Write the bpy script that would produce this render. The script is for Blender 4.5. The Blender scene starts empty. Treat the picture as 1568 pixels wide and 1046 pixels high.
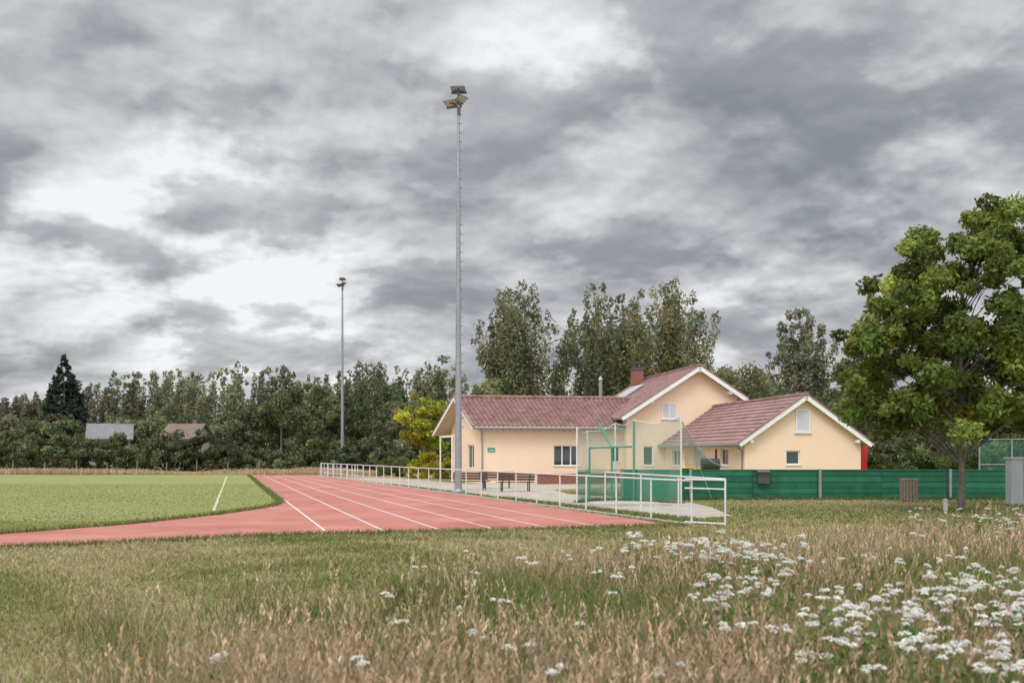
import bpy, math, random
import numpy as np
from mathutils import Vector, Matrix
random.seed(4)
R = np.random.default_rng(7)
scene = bpy.context.scene
COL = scene.collection

# ------------------------------------------------------------ materials
def nodes_of(name):
    m = bpy.data.materials.new(name); m.use_nodes = True
    nt = m.node_tree
    return m, nt, nt.nodes['Principled BSDF'], nt.nodes['Material Output']

def mat(name, c, rough=.7, var=.15, scale=3., bump=0., bscale=None, metal=0., spec=.5, c2=None, streak=0.):
    m, nt, b, o = nodes_of(name)
    N, L = nt.nodes, nt.links
    tc = N.new('ShaderNodeTexCoord')
    nz = N.new('ShaderNodeTexNoise'); nz.inputs['Scale'].default_value = scale
    nz.inputs['Detail'].default_value = 6; nz.inputs['Roughness'].default_value = .65
    L.new(tc.outputs['Object'], nz.inputs['Vector'])
    rp = N.new('ShaderNodeValToRGB')
    rp.color_ramp.elements[0].position = .3; rp.color_ramp.elements[1].position = .7
    ca = [x*(1-var) for x in c]; cb = [min(1, x*(1+var)) for x in c] if c2 is None else c2
    rp.color_ramp.elements[0].color = (*ca, 1); rp.color_ramp.elements[1].color = (*cb, 1)
    L.new(nz.outputs['Fac'], rp.inputs[0])
    outc = rp.outputs[0]
    if streak > 0:
        mp = N.new('ShaderNodeMapping'); mp.inputs['Scale'].default_value = (1, 1, .12); L.new(tc.outputs['Object'], mp.inputs[0])
        ns = N.new('ShaderNodeTexNoise'); ns.inputs['Scale'].default_value = 2.2; ns.inputs['Detail'].default_value = 5; L.new(mp.outputs[0], ns.inputs['Vector'])
        r2 = N.new('ShaderNodeMapRange'); r2.inputs[1].default_value = .45; r2.inputs[2].default_value = .8; r2.inputs[3].default_value = 0; r2.inputs[4].default_value = streak
        L.new(ns.outputs['Fac'], r2.inputs[0])
        x = N.new('ShaderNodeMix'); x.data_type = 'RGBA'; L.new(r2.outputs[0], x.inputs[0]); L.new(outc, x.inputs[6])
        x.inputs[7].default_value = (c[0]*.45, c[1]*.45, c[2]*.45, 1); outc = x.outputs[2]
    L.new(outc, b.inputs['Base Color'])
    b.inputs['Roughness'].default_value = rough; b.inputs['Metallic'].default_value = metal
    b.inputs['Specular IOR Level'].default_value = spec
    if bump > 0:
        n2 = N.new('ShaderNodeTexNoise'); n2.inputs['Scale'].default_value = bscale or scale*8
        n2.inputs['Detail'].default_value = 5
        L.new(tc.outputs['Object'], n2.inputs['Vector'])
        bp = N.new('ShaderNodeBump'); bp.inputs['Strength'].default_value = bump; bp.inputs['Distance'].default_value = .02
        L.new(n2.outputs['Fac'], bp.inputs['Height']); L.new(bp.outputs[0], b.inputs['Normal'])
    return m

def leafmat(name, transl=.3, rough=.6, spec=.3):
    m, nt, b, o = nodes_of(name)
    N, L = nt.nodes, nt.links
    a = N.new('ShaderNodeAttribute'); a.attribute_name = 'Col'
    L.new(a.outputs['Color'], b.inputs['Base Color'])
    b.inputs['Roughness'].default_value = rough; b.inputs['Specular IOR Level'].default_value = spec
    t = N.new('ShaderNodeBsdfTranslucent')
    L.new(a.outputs['Color'], t.inputs['Color'])
    mx = N.new('ShaderNodeMixShader'); mx.inputs[0].default_value = transl
    L.new(b.outputs[0], mx.inputs[1]); L.new(t.outputs[0], mx.inputs[2]); L.new(mx.outputs[0], o.inputs['Surface'])
    return m

M_leaf = leafmat('leaf_foliage', .38)
M_grass = leafmat('grass_blades', .3, .7, .2)
M_petal = leafmat('flower_petals', .3, .8, .1)
M_bark = mat('bark', (.13, .11, .09), .9, .35, 6, .8, 30)
M_wall = mat('cream_render', (.86, .66, .48), .9, .03, .8, .25, 60, spec=.2, streak=.03)
M_white = mat('white_paint', (.78, .78, .77), .45, .05, 3)
M_rail = mat('galvanised_white_rail', (.62, .63, .64), .4, .1, 4, spec=.5)
M_soffit = mat('soffit_wood', (.50, .40, .29), .8, .15, 3)
M_tile = mat('roof_tiles', (.20, .100, .092), .45, .22, 1.6, .2, 14, spec=.45, c2=(.34, .19, .175))
M_brick = mat('red_brick', (.24, .10, .07), .85, .3, 9, .4, 30)
M_glass = mat('window_glass', (.03, .035, .04), .06, .3, 1, spec=.8)
M_blind = mat('roller_blind', (.55, .57, .62), .6, .06, 2)
M_metal = mat('galvanised_steel', (.30, .32, .34), .5, .15, 5, metal=.35, streak=.3)
M_lamp = mat('floodlight_alu', (.16, .165, .17), .5, .2, 5, metal=.3)
M_lglass = mat('floodlight_lens', (.45, .46, .45), .15, .1, 5)
M_metal_d = mat('dark_metal', (.07, .075, .08), .5, .2, 5)
M_zinc = mat('zinc_gutter', (.30, .31, .32), .45, .1, 3, metal=.5)
M_green = mat('green_painted_boards', (.008, .125, .064), .6, .25, 2.5, .2, 20, streak=.5)
M_green2 = mat('green_painted_boards_faded', (.016, .16, .088), .65, .22, 2.5, .2, 20, streak=.5)
M_gtube = mat('green_tube', (.03, .28, .19), .5, .1, 3)
M_bench = mat('bench_wood', (.12, .055, .035), .7, .25, 8, .3, 30)
M_dark = mat('dark_plastic', (.02, .02, .022), .45, .2, 5)
M_yellow = mat('yellow_lid', (.75, .50, .03), .4, .1, 4)
M_red = mat('red_panel', (.60, .02, .025), .5, .1, 3)
M_conc = mat('concrete', (.42, .40, .36), .9, .15, 2, .4, 30)
M_wood = mat('weathered_wood', (.20, .16, .125), .85, .3, 9, .5, 30)
M_grey = mat('grey_cabinet', (.42, .45, .47), .5, .08, 2, streak=.3)
M_slate = mat('slate_roof', (.17, .17, .175), .8, .2, 1)
M_broof = mat('brown_roof', (.16, .115, .095), .8, .2, 1)
M_houseW = mat('pale_render', (.35, .33, .30), .9, .05, 1)
M_line = mat('line_paint', (.70, .62, .59), .8, .2, 5)
M_line2 = mat('worn_chalk_line', (.50, .52, .38), .9, .25, 4)
M_sign = mat('green_sign', (.02, .28, .15), .4, .1, 6)

def netmat(name, lo, hi, col):
    m, nt, b, o = nodes_of(name)
    N, L = nt.nodes, nt.links
    b.inputs['Base Color'].default_value = (*col, 1); b.inputs['Roughness'].default_value = .8
    nz = N.new('ShaderNodeTexNoise'); nz.inputs['Scale'].default_value = 1.3; nz.inputs['Detail'].default_value = 3
    tc = N.new('ShaderNodeTexCoord'); L.new(tc.outputs['Object'], nz.inputs['Vector'])
    mr = N.new('ShaderNodeMapRange'); mr.inputs[3].default_value = lo; mr.inputs[4].default_value = hi
    L.new(nz.outputs['Fac'], mr.inputs[0])
    t = N.new('ShaderNodeBsdfTransparent'); mx = N.new('ShaderNodeMixShader')
    L.new(mr.outputs[0], mx.inputs[0]); L.new(t.outputs[0], mx.inputs[1]); L.new(b.outputs[0], mx.inputs[2])
    L.new(mx.outputs[0], o.inputs['Surface'])
    return m
M_net = netmat('green_netting', .2, .52, (.20, .34, .27))
M_net2 = netmat('dense_green_netting', .25, .55, (.03, .26, .15))
M_net3 = netmat('ball_stop_netting', .10, .35, (.08, .30, .20))

def groundmat(name, c_green, c_dry, c_dark, dryness=.5, s=1.):
    m, nt, b, o = nodes_of(name)
    N, L = nt.nodes, nt.links
    tc = N.new('ShaderNodeTexCoord')
    def noise(sc, det=6, r=.6):
        n = N.new('ShaderNodeTexNoise'); n.inputs['Scale'].default_value = sc*s
        n.inputs['Detail'].default_value = det; n.inputs['Roughness'].default_value = r
        L.new(tc.outputs['Object'], n.inputs['Vector']); return n
    def ramp(src, a, c):
        r = N.new('ShaderNodeMapRange'); r.inputs[1].default_value = a; r.inputs[2].default_value = c
        L.new(src, r.inputs[0]); return r.outputs[0]
    def mix(f, a, c):
        x = N.new('ShaderNodeMix'); x.data_type = 'RGBA'
        L.new(f, x.inputs[0])
        for sock, val in ((x.inputs[6], a), (x.inputs[7], c)):
            if isinstance(val, tuple): sock.default_value = (*val, 1)
            else: L.new(val, sock)
        return x.outputs[2]
    n1, n2, n3 = noise(.12), noise(1.1), noise(22, 8, .75)
    base = mix(ramp(n1.outputs['Fac'], .62-.25*dryness-.1, .85-.25*dryness), c_green, c_dry)
    base = mix(ramp(n2.outputs['Fac'], .5, .95), base, c_dry)
    base = mix(ramp(n3.outputs['Fac'], .5, .85), base, c_dark)
    L.new(base, b.inputs['Base Color'])
    b.inputs['Roughness'].default_value = .95; b.inputs['Specular IOR Level'].default_value = .1
    bp = N.new('ShaderNodeBump'); bp.inputs['Strength'].default_value = .5; bp.inputs['Distance'].default_value = .04
    L.new(n3.outputs['Fac'], bp.inputs['Height']); L.new(bp.outputs[0], b.inputs['Normal'])
    return m
M_ground = groundmat('meadow_ground', (.19, .20, .068), (.31, .27, .15), (.10, .105, .04), .6)
M_field = groundmat('mown_field', (.23, .255, .086), (.275, .265, .118), (.16, .185, .062), .5)
M_drygr = groundmat('dry_grass_ground', (.34, .26, .15), (.43, .33, .21), (.2, .16, .08), .5)
M_path = mat('gravel_path', (.36, .32, .265), .95, .2, 1.5, .6, 60, c2=(.48, .43, .36))

def trackmat():
    m, nt, b, o = nodes_of('red_running_surface')
    N, L = nt.nodes, nt.links
    tc = N.new('ShaderNodeTexCoord')
    n1 = N.new('ShaderNodeTexNoise'); n1.inputs['Scale'].default_value = .35; n1.inputs['Detail'].default_value = 8; n1.inputs['Roughness'].default_value = .75
    n2 = N.new('ShaderNodeTexNoise'); n2.inputs['Scale'].default_value = 40; n2.inputs['Detail'].default_value = 4
    for n in (n1, n2): L.new(tc.outputs['Object'], n.inputs['Vector'])
    r = N.new('ShaderNodeValToRGB')
    e = r.color_ramp.elements
    e[0].position = .3; e[0].color = (.31, .09, .068, 1); e[1].position = .72; e[1].color = (.50, .225, .18, 1)
    L.new(n1.outputs['Fac'], r.inputs[0])
    x = N.new('ShaderNodeMix'); x.data_type = 'RGBA'; x.blend_type = 'MULTIPLY'; x.inputs[0].default_value = .5
    L.new(r.outputs[0], x.inputs[6])
    mr = N.new('ShaderNodeMapRange'); mr.inputs[3].default_value = .6; mr.inputs[4].default_value = 1.4
    L.new(n2.outputs['Fac'], mr.inputs[0]); L.new(mr.outputs[0], x.inputs[7])
    L.new(x.outputs[2], b.inputs['Base Color'])
    b.inputs['Roughness'].default_value = .8; b.inputs['Specular IOR Level'].default_value = .3
    bp = N.new('ShaderNodeBump'); bp.inputs['Strength'].default_value = .3; bp.inputs['Distance'].default_value = .005
    L.new(n2.outputs['Fac'], bp.inputs['Height']); L.new(bp.outputs[0], b.inputs['Normal'])
    return m
M_track = trackmat()

# ------------------------------------------------------------ mesh helpers
def empty(name, loc=(0, 0, 0)):
    e = bpy.data.objects.new(name, None); e.location = loc; e.empty_display_size = .5
    COL.objects.link(e); return e

def parent(ob, e):
    ob.parent = e
    ob.matrix_parent_inverse = Matrix.Translation(-Vector(e.location))

class MB:
    def __init__(s): s.v = []; s.f = []; s.m = []
    def add(s, vs, fs, mi=0):
        o = len(s.v); s.v += [tuple(p) for p in vs]
        s.f += [tuple(i+o for i in f) for f in fs]; s.m += [mi]*len(fs)
    def box(s, c, d, rz=0., mi=0):
        cs, sn = math.cos(rz), math.sin(rz); vs = []
        for z in (-.5, .5):
            for x, y in ((-.5, -.5), (.5, -.5), (.5, .5), (-.5, .5)):
                X, Y = x*d[0], y*d[1]
                vs.append((c[0]+X*cs-Y*sn, c[1]+X*sn+Y*cs, c[2]+z*d[2]))
        s.add(vs, [(3, 2, 1, 0), (4, 5, 6, 7), (0, 1, 5, 4), (1, 2, 6, 5), (2, 3, 7, 6), (3, 0, 4, 7)], mi)
    def tube(s, p0, p1, r0, r1=None, n=8, mi=0, cap=True):
        r1 = r0 if r1 is None else r1
        p0, p1 = Vector(p0), Vector(p1); d = (p1-p0).normalized()
        a = d.orthogonal().normalized(); b = d.cross(a); vs = []
        for p, r in ((p0, r0), (p1, r1)):
            for i in range(n):
                t = 2*math.pi*i/n; vs.append(p+a*math.cos(t)*r+b*math.sin(t)*r)
        fs = [(i, (i+1) % n, n+(i+1) % n, n+i) for i in range(n)]
        if cap: fs += [tuple(range(n-1, -1, -1)), tuple(range(n, 2*n))]
        s.add(vs, fs, mi)
    def slab(s, pts, off, mi=0):
        n = len(pts); P = [Vector(p) for p in pts]; o = Vector(off)
        vs = P+[p+o for p in P]
        fs = [tuple(range(n)), tuple(range(2*n-1, n-1, -1))]+[(i, n+i, n+(i+1) % n, (i+1) % n) for i in range(n)]
        s.add(vs, fs, mi)
    def build(s, name, mats, par=None, smooth=False):
        me = bpy.data.meshes.new(name); me.from_pydata(s.v, [], s.f)
        for m in mats: me.materials.append(m)
        me.polygons.foreach_set('material_index', s.m)
        if smooth: me.polygons.foreach_set('use_smooth', [True]*len(s.f))
        me.update()
        ob = bpy.data.objects.new(name, me); COL.objects.link(ob)
        if par is not None: parent(ob, par)
        return ob

def np_mesh(name, V, Q, C, mt, par=None):
    V = np.asarray(V, np.float32); Q = np.asarray(Q, np.int32)
    k = Q.shape[1]; me = bpy.data.meshes.new(name)
    me.vertices.add(len(V)); me.vertices.foreach_set('co', V.ravel())
    me.loops.add(Q.size); me.loops.foreach_set('vertex_index', Q.ravel())
    me.polygons.add(len(Q)); me.polygons.foreach_set('loop_start', np.arange(0, Q.size, k, dtype=np.int32))
    me.update(calc_edges=True)
    ca = me.color_attributes.new('Col', 'FLOAT_COLOR', 'POINT')
    cc = np.ones((len(V), 4), np.float32); cc[:, :3] = C; ca.data.foreach_set('color', cc.ravel())
    me.materials.append(mt); me.update()
    ob = bpy.data.objects.new(name, me); COL.objects.link(ob)
    if par is not None: parent(ob, par)
    return ob

def leaves_mesh(P, S, C, bias=None, flat=.0):
    n = len(P)
    a = R.normal(size=(n, 3)); a[:, 2] *= (1-flat); a /= np.linalg.norm(a, axis=1, keepdims=True)
    nrm = R.normal(size=(n, 3))
    if bias is not None: nrm = nrm*.6+bias
    b = np.cross(nrm, a); b /= np.linalg.norm(b, axis=1, keepdims=True)+1e-9
    s = S[:, None]
    V = np.stack([P-a*s, P+b*s*.55-a*s*.1, P+a*s, P-b*s*.55-a*s*.1], 1).reshape(-1, 3)
    Q = np.arange(4*n).reshape(n, 4)
    return V, Q, np.repeat(C, 4, 0)

def blades(P, H, W, lean, C, tipC=None):
    n = len(P); ang = R.uniform(0, 2*np.pi, n)
    la = R.uniform(0, 2*np.pi, n); ll = lean*H
    w = np.stack([np.cos(ang), np.sin(ang), np.zeros(n)], 1)*W[:, None]*.5
    l = np.stack([np.cos(la)*ll, np.sin(la)*ll, np.zeros(n)], 1)
    b = np.concatenate([P, np.zeros((n, 1))], 1)
    up = np.zeros((n, 3)); up[:, 2] = H
    mid = b+l*.35+up*.6; tip = b+l+up*.97
    V = np.stack([b-w, b+w, mid-w*.8, mid+w*.8, tip-w*.15, tip+w*.15], 1).reshape(-1, 3)
    o = np.arange(n)[:, None]*6
    Q = np.concatenate([o+np.array([0, 1, 3, 2]), o+np.array([2, 3, 5, 4])], 0)
    tc = C if tipC is None else tipC
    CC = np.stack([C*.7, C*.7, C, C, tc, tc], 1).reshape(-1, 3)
    return V, Q, CC, tip

def merge(parts):
    Vs, Qs, Cs = [], [], []; o = 0
    for V, Q, C in parts:
        Vs.append(V); Qs.append(Q+o); Cs.append(C); o += len(V)
    return np.concatenate(Vs), np.concatenate(Qs), np.concatenate(Cs)

def inpoly(P, poly):
    x, y = P[:, 0], P[:, 1]; r = np.zeros(len(P), bool); n = len(poly)
    for i in range(n):
        x1, y1 = poly[i]; x2, y2 = poly[(i+1) % n]
        c = ((y1 > y) != (y2 > y)) & (x < (x2-x1)*(y-y1)/((y2-y1) if y2 != y1 else 1e-9)+x1)
        r ^= c
    return r

def patch(P, f=1.):
    x, y = P[:, 0]*f, P[:, 1]*f
    return (np.sin(x*1.3+y*.7)+np.sin(x*.5-y*1.1+1.3)+np.sin(x*2.7+y*2.1+.4)*.6+np.sin(-x*3.9+y*4.3)*.4)/3+.5

# ------------------------------------------------------------ ground & track
def sheet(name, pts, z, mt, par=None):
    b = MB(); b.add([(x, y, z) for x, y in pts], [tuple(range(len(pts)))]); 
    ob = b.build(name, [mt], par)
    if ob.data.polygons[0].normal.z < 0: ob.data.flip_normals()
    return ob
sheet('ground', [(-900, -60), (900, -60), (900, 1500), (-900, 1500)], 0, M_ground)
track = [(4.15, 24), (-.2, 22.3), (-4.9, 21.07), (-7.4, 19.3), (-9.26, 18), (-14, 14.4), (-24, 4), (-30, 10), (-17, 17.2), (-13.6, 19.2),
         (-11.1, 21.6), (-9.5, 24.7), (-8.5, 28.8), (-8.1, 32.5), (-8.15, 34.5), (-8.6, 37), (-23, 87), (-17, 89)]
field = [(-17, 17.2), (-13.6, 19.2), (-11.1, 21.6), (-9.5, 24.7), (-8.5, 28.8), (-8.1, 32.5), (-8.15, 34.5), (-8.6, 37), (-23, 87), (-140, 87), (-140, 10), (-30, 10)]
sheet('sports_field', field, .004, M_field)
tr = sheet('running_track', track, .008, M_track)
lm = MB()
def strip(p, q, w, z=.012):
    p, q = Vector((*p, z)), Vector((*q, z)); d = (q-p).normalized(); s = Vector((-d.y, d.x, 0))*w/2
    lm.add([p-s, q-s, q+s, p+s], [(0, 1, 2, 3)])
frontx = [(-4.9, 21.07), (-.2, 22.3), (4.15, 24)]
def front_y(x):
    return np.interp(x, [p[0] for p in frontx], [p[1] for p in frontx])
for k in range(6):
    x0 = -3.9+1.24*k; y0 = float(front_y(x0))+.05; t = k/6.4
    x1 = -22.6+5.6*t; strip((x0, y0), (x1, 86.5+1.5*t), .05)
lm.build('lane_markings', [M_line], tr)
lm2 = MB(); p, q = Vector((-9.15, 30.5, .008)), Vector((-23.5, 82, .008)); dd = (q-p).normalized(); ss = Vector((-dd.y, dd.x, 0))*.04
lm2.add([p-ss, q-ss, q+ss, p+ss], [(0, 1, 2, 3)]); lm2.build('pitch_line', [M_line2], bpy.data.objects['sports_field'])
sheet('dry_grass_strip', [(-140, 90), (-17.5, 90), (-10, 78), (-6, 78), (-14, 112), (-140, 112)], .004, M_drygr)
path = [(5.2, 27), (2.2, 34), (-.2, 40.5), (-5.3, 55), (-13, 76), (-10, 78), (-6, 70), (-3.2, 61), (8, 62.5), (9.5, 58), (2, 50), (2.6, 44), (6.4, 38), (6.6, 33), (6.2, 28)]
sheet('gravel_path', path, .006, M_path)

# ------------------------------------------------------------ clubhouse
O = Vector((11.4, 50, 0)); U = Vector((.985, .17, 0)).normalized(); Wv = Vector((-U.y, U.x, 0)); RZ = math.atan2(U.y, U.x)
def Lc(a, b, z=0): return O+U*a+Wv*b+Vector((0, 0, z))
club = empty('clubhouse', Lc(0, 10))
walls, trim, glass, blind = MB(), MB(), MB(), MB()

def wall(P0, ud, nd, length, h, ops, reveal=.13):
    xs = sorted({0., length, *[o[0] for o in ops], *[o[1] for o in ops]})
    zs = sorted({0., h, *[o[2] for o in ops], *[o[3] for o in ops]})
    up = Vector((0, 0, 1))
    for i in range(len(xs)-1):
        for j in range(len(zs)-1):
            cx, cz = (xs[i]+xs[i+1])/2, (zs[j]+zs[j+1])/2
            if any(o[0] < cx < o[1] and o[2] < cz < o[3] for o in ops): continue
            walls.add([P0+ud*xs[i]+up*zs[j], P0+ud*xs[i+1]+up*zs[j], P0+ud*xs[i+1]+up*zs[j+1], P0+ud*xs[i]+up*zs[j+1]], [(0, 1, 2, 3)])
    for o in ops:
        x0, x1, z0, z1 = o[:4]; kind = o[4]; n = o[5]
        c = [P0+ud*x0+up*z0, P0+ud*x1+up*z0, P0+ud*x1+up*z1, P0+ud*x0+up*z1]
        inn = [p-nd*reveal for p in c]
        for k in range(4): walls.add([c[k], c[(k+1) % 4], inn[(k+1) % 4], inn[k]], [(0, 1, 2, 3)])
        window(P0-nd*reveal, ud, nd, x0, x1, z0, z1, kind, n)
        trim.slab([P0+ud*(x0-.05)+up*(z0-.04)-nd*.1, P0+ud*(x1+.05)+up*(z0-.04)-nd*.1, P0+ud*(x1+.05)+up*(z0-.04)+nd*.06, P0+ud*(x0-.05)+up*(z0-.04)+nd*.06], up*.035)

def window(P0, ud, nd, x0, x1, z0, z1, kind, n):
    up = Vector((0, 0, 1)); t = .06
    def bar(a, b, c, d, dp=.05):
        trim.slab([P0+ud*a+up*c, P0+ud*b+up*c, P0+ud*b+up*d, P0+ud*a+up*d], nd*dp)
    tgt = glass if kind == 'glass' else blind
    tgt.add([P0+ud*x0+up*z0+nd*.015, P0+ud*x1+up*z0+nd*.015, P0+ud*x1+up*z1+nd*.015, P0+ud*x0+up*z1+nd*.015], [(0, 1, 2, 3)])
    bar(x0, x1, z0, z0+t); bar(x0, x1, z1-t, z1); bar(x0, x0+t, z0+t, z1-t); bar(x1-t, x1, z0+t, z1-t)
    for i in range(1, n):
        xm = x0+(x1-x0)*i/n; bar(xm-t*.6, xm+t*.6, z0+t, z1-t)

nF = -Wv
wall(Lc(-11.2, 13.6), U, nF, 9.3, 3.72, [(4.62, 6.28, 1.08, 2.36, 'glass', 3), (8.3, 8.9, 1.3, 2.3, 'glass', 1)])
Ag, Bg = Lc(-11.2, 13.6), Lc(-12.1, 21.6)
ug = (Bg-Ag); Lg = ug.length; ug = ug.normalized(); ng = Vector((-ug.y, ug.x, 0))
if ng.x > 0: ng = -ng
wall(Ag, ug, ng, Lg, 3.6, [(1.6, 3.4, .9, 2.4, 'glass', 2), (5.0, 6.0, .05, 2.2, 'glass', 1)])
walls.add([Ag+Vector((0, 0, 3.6)), Ag+ug*Lg*.5+Vector((0, 0, 5.40)), Bg+Vector((0, 0, 3.6))], [(0, 1, 2)])
mb = 12.8
wall(Lc(-2.1, mb), U, nF, 7.3, 3.9, [(1.1, 1.75, 1.1, 2.3, 'glass', 1)])
walls.add([Lc(-2.1, mb, 3.9), Lc(5.2, mb, 3.9), Lc(5.2, mb, 5.45), Lc(2.5, mb, 7.17), Lc(-2.1, mb, 4.25)], [(0, 1, 2, 3, 4)])
walls.add([Lc(-2.1, mb, 0), Lc(-2.1, 25, 0), Lc(-2.1, 25, 4.25), Lc(-2.1, mb, 4.25)], [(0, 1, 2, 3)])
walls.add([Lc(5.2, mb, 0), Lc(5.2, 25, 0), Lc(5.2, 25, 5.45), Lc(5.2, mb, 5.45)], [(0, 1, 2, 3)])
walls.add([Lc(-2.1, 25, 0), Lc(5.2, 25, 0), Lc(5.2, 25, 5.45), Lc(2.5, 25, 7.17), Lc(-2.1, 25, 4.25)], [(0, 1, 2, 3, 4)])
walls.add([Lc(-12.1, 21.6, 0), Lc(-2.1, 21.6, 0), Lc(-2.1, 21.6, 3.6), Lc(-12.1, 21.6, 3.6)], [(0, 1, 2, 3)])
window(Lc(0, mb-.01), U, nF, .2, 1.2, 4.02, 5.0, 'blind', 2)
window(Lc(0, mb-.01), U, nF, 3.7, 4.5, 4.3, 4.9, 'blind', 1)
trim.slab([Lc(.12, mb, 3.97), Lc(1.28, mb, 3.97), Lc(1.28, mb-.1, 3.97), Lc(.12, mb-.1, 3.97)], Vector((0, 0, .045)))
wall(Lc(.45, .35), U, nF, 6.35, 2.5, [(2.24, 3.0, 1.25, 1.97, 'glass', 1)])
walls.add([Lc(.45, .35, 2.5), Lc(6.8, .35, 2.5), Lc(3.63, .35, 4.66)], [(0, 1, 2)])
wall(Lc(.45, 12.8), -Wv, -U, 12.45, 2.5, [(1.3, 2.8, 1.1, 2.1, 'glass', 2), (5.1, 6.9, .05, 2.15, 'blind', 2), (9.2, 10.3, 1.2, 2.1, 'glass', 1)])
walls.add([Lc(6.8, .35, 0), Lc(6.8, 12.8, 0), Lc(6.8, 12.8, 2.5), Lc(6.8, .35, 2.5)], [(0, 1, 2, 3)])
window(Lc(0, .34), U, nF, 3.2, 3.98, 2.9, 4.07, 'blind', 1)
trim.slab([Lc(3.12, .35, 2.84), Lc(4.06, .35, 2.84), Lc(4.06, .26, 2.84), Lc(3.12, .26, 2.84)], Vector((0, 0, .045)))
walls.build('walls', [M_wall], club)
glass.build('window_panes', [M_glass], club); blind.build('window_blinds', [M_blind], club)
pl = MB()
pl.slab([Lc(-7.6, 13.62, 0), Lc(-2.3, 13.62, 0), Lc(-2.3, 13.5, 0), Lc(-7.6, 13.5, 0)], Vector((0, 0, .6)))
pl.build('brick_plinth', [M_brick], club)

tiles, soff, ridge = MB(), MB(), MB()
def roof(e0, e1, r1, r0):
    e0, e1, r1, r0 = map(Vector, (e0, e1, r1, r0))
    n = (e1-e0).cross(r0-e0).normalized()
    if n.z < 0: n = -n
    Lx = (e1-e0).length; Ls = (r0-e0).length
    nx = int(Lx/.075); rows = int(round(Ls/.36))
    lines = []
    for k in range(rows):
        lines.append((k/rows, .06)); lines.append(((k+1)/rows-.002, .0))
    vs = []
    for t, h in lines:
        a = e0.lerp(r0, t); b = e1.lerp(r1, t)
        for i in range(nx+1):
            s = i/nx; x = s*Lx
            vs.append(a.lerp(b, s)+n*(.03+h+.034*math.sin(2*math.pi*x/.30)))
    fs = []
    for j in range(len(lines)-1):
        for i in range(nx):
            o = j*(nx+1)+i; fs.append((o, o+1, o+nx+2, o+nx+1))
    tiles.add(vs, fs)
    soff.slab([e0, e1, r1, r0], -n*.12)
def verge(p, q, mi=0, h=.17, out=None, th=.035):
    p, q = Vector(p), Vector(q); o = Vector(out)
    d = (q-p).normalized(); nn = d.cross(o).normalized()
    if nn.z < 0: nn = -nn
    trim.slab([p-nn*h+o*.002, q-nn*h+o*.002, q+nn*.05+o*.002, p+nn*.05+o*.002], o*th)
    ridge.slab([p+nn*.055-o*.12, q+nn*.055-o*.12, q+nn*.055+o*(th+.03), p+nn*.055+o*(th+.03)], nn*.07)
def ridgecap(p, q):
    p, q = Vector(p), Vector(q); n = int((q-p).length/.4)
    for i in range(n):
        a, b = p.lerp(q, i/n), p.lerp(q, (i+1)/n); ridge.tube(a+Vector((0, 0, .04)), b+Vector((0, 0, .03)), .13, .11, 8)
roof(Lc(0, 0, 2.29), Lc(0, 12.78, 2.29), Lc(3.63, 12.78, 4.75), Lc(3.63, 0, 4.75))
roof(Lc(7.26, 0, 2.29), Lc(7.26, 12.78, 2.29), Lc(3.63, 12.78, 4.75), Lc(3.63, 0, 4.75))
verge(Lc(0, 0, 2.29), Lc(3.63, 0, 4.75), out=nF); verge(Lc(7.26, 0, 2.29), Lc(3.63, 0, 4.75), out=nF)
ridgecap(Lc(3.63, -.05, 4.8), Lc(3.63, 12.8, 4.8))
roof(Lc(-2.6, 12.2, 4.05), Lc(-2.6, 25.6, 4.05), Lc(2.5, 25.6, 7.3), Lc(2.5, 12.2, 7.3))
roof(Lc(5.7, 12.2, 5.26), Lc(5.7, 25.6, 5.26), Lc(2.5, 25.6, 7.3), Lc(2.5, 12.2, 7.3))
verge(Lc(-2.6, 12.2, 4.05), Lc(2.5, 12.2, 7.3), out=nF, h=.2); verge(Lc(5.7, 12.2, 5.26), Lc(2.5, 12.2, 7.3), out=nF, h=.2)
ridgecap(Lc(2.5, 12.15, 7.35), Lc(2.5, 25.6, 7.35))
RZl = 5.5
roof(Lc(-11.75, 13.0, 3.43), Lc(0, 13.0, 3.43), Lc(0, 17.6, RZl), Lc(-12.4, 17.6, RZl))
roof(Lc(-13.3, 22.6, 3.2), Lc(0, 22.6, 3.2), Lc(0, 17.6, RZl), Lc(-12.4, 17.6, RZl))
verge(Lc(-11.75, 13.0, 3.43), Lc(-12.4, 17.6, RZl), out=-U); verge(Lc(-13.3, 22.6, 3.2), Lc(-12.4, 17.6, RZl), out=-U)
ridgecap(Lc(-12.4, 17.6, RZl+.05), Lc(0, 17.6, RZl+.05))
for a, z in ((-.6, 5.0), (4.6, 5.6), (2.5, 6.95)):
    trim.slab([Lc(a-.09, 12.75, z), Lc(a+.09, 12.75, z), Lc(a+.09, 12.22, z), Lc(a-.09, 12.22, z)], Vector((0, 0, .2)))
for a, z in ((.7, 2.45), (6.5, 2.45)):
    trim.slab([Lc(a-.08, .3, z-.08), Lc(a+.08, .3, z-.08), Lc(a+.08, .02, z-.08), Lc(a-.08, .02, z-.08)], Vector((0, 0, .16)))
for i in range(24):
    a = -11.4+i*.38
    soff.slab([Lc(a, 13.55, 3.42), Lc(a+.08, 13.55, 3.42), Lc(a+.08, 13.05, 3.2), Lc(a, 13.05, 3.2)], Vector((0, 0, .1)))
for bb, aa in ((18.6, -12.4), (21.9, -12.85)):
    trim.tube(Lc(aa, bb, 0), Lc(aa, bb, 2.95), .055, n=8)
trim.slab([Lc(-12.35, 18.4, 2.95), Lc(-12.25, 18.4, 2.95), Lc(-12.78, 22.2, 2.95), Lc(-12.9, 22.2, 2.95)], Vector((0, 0, .14)))
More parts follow.
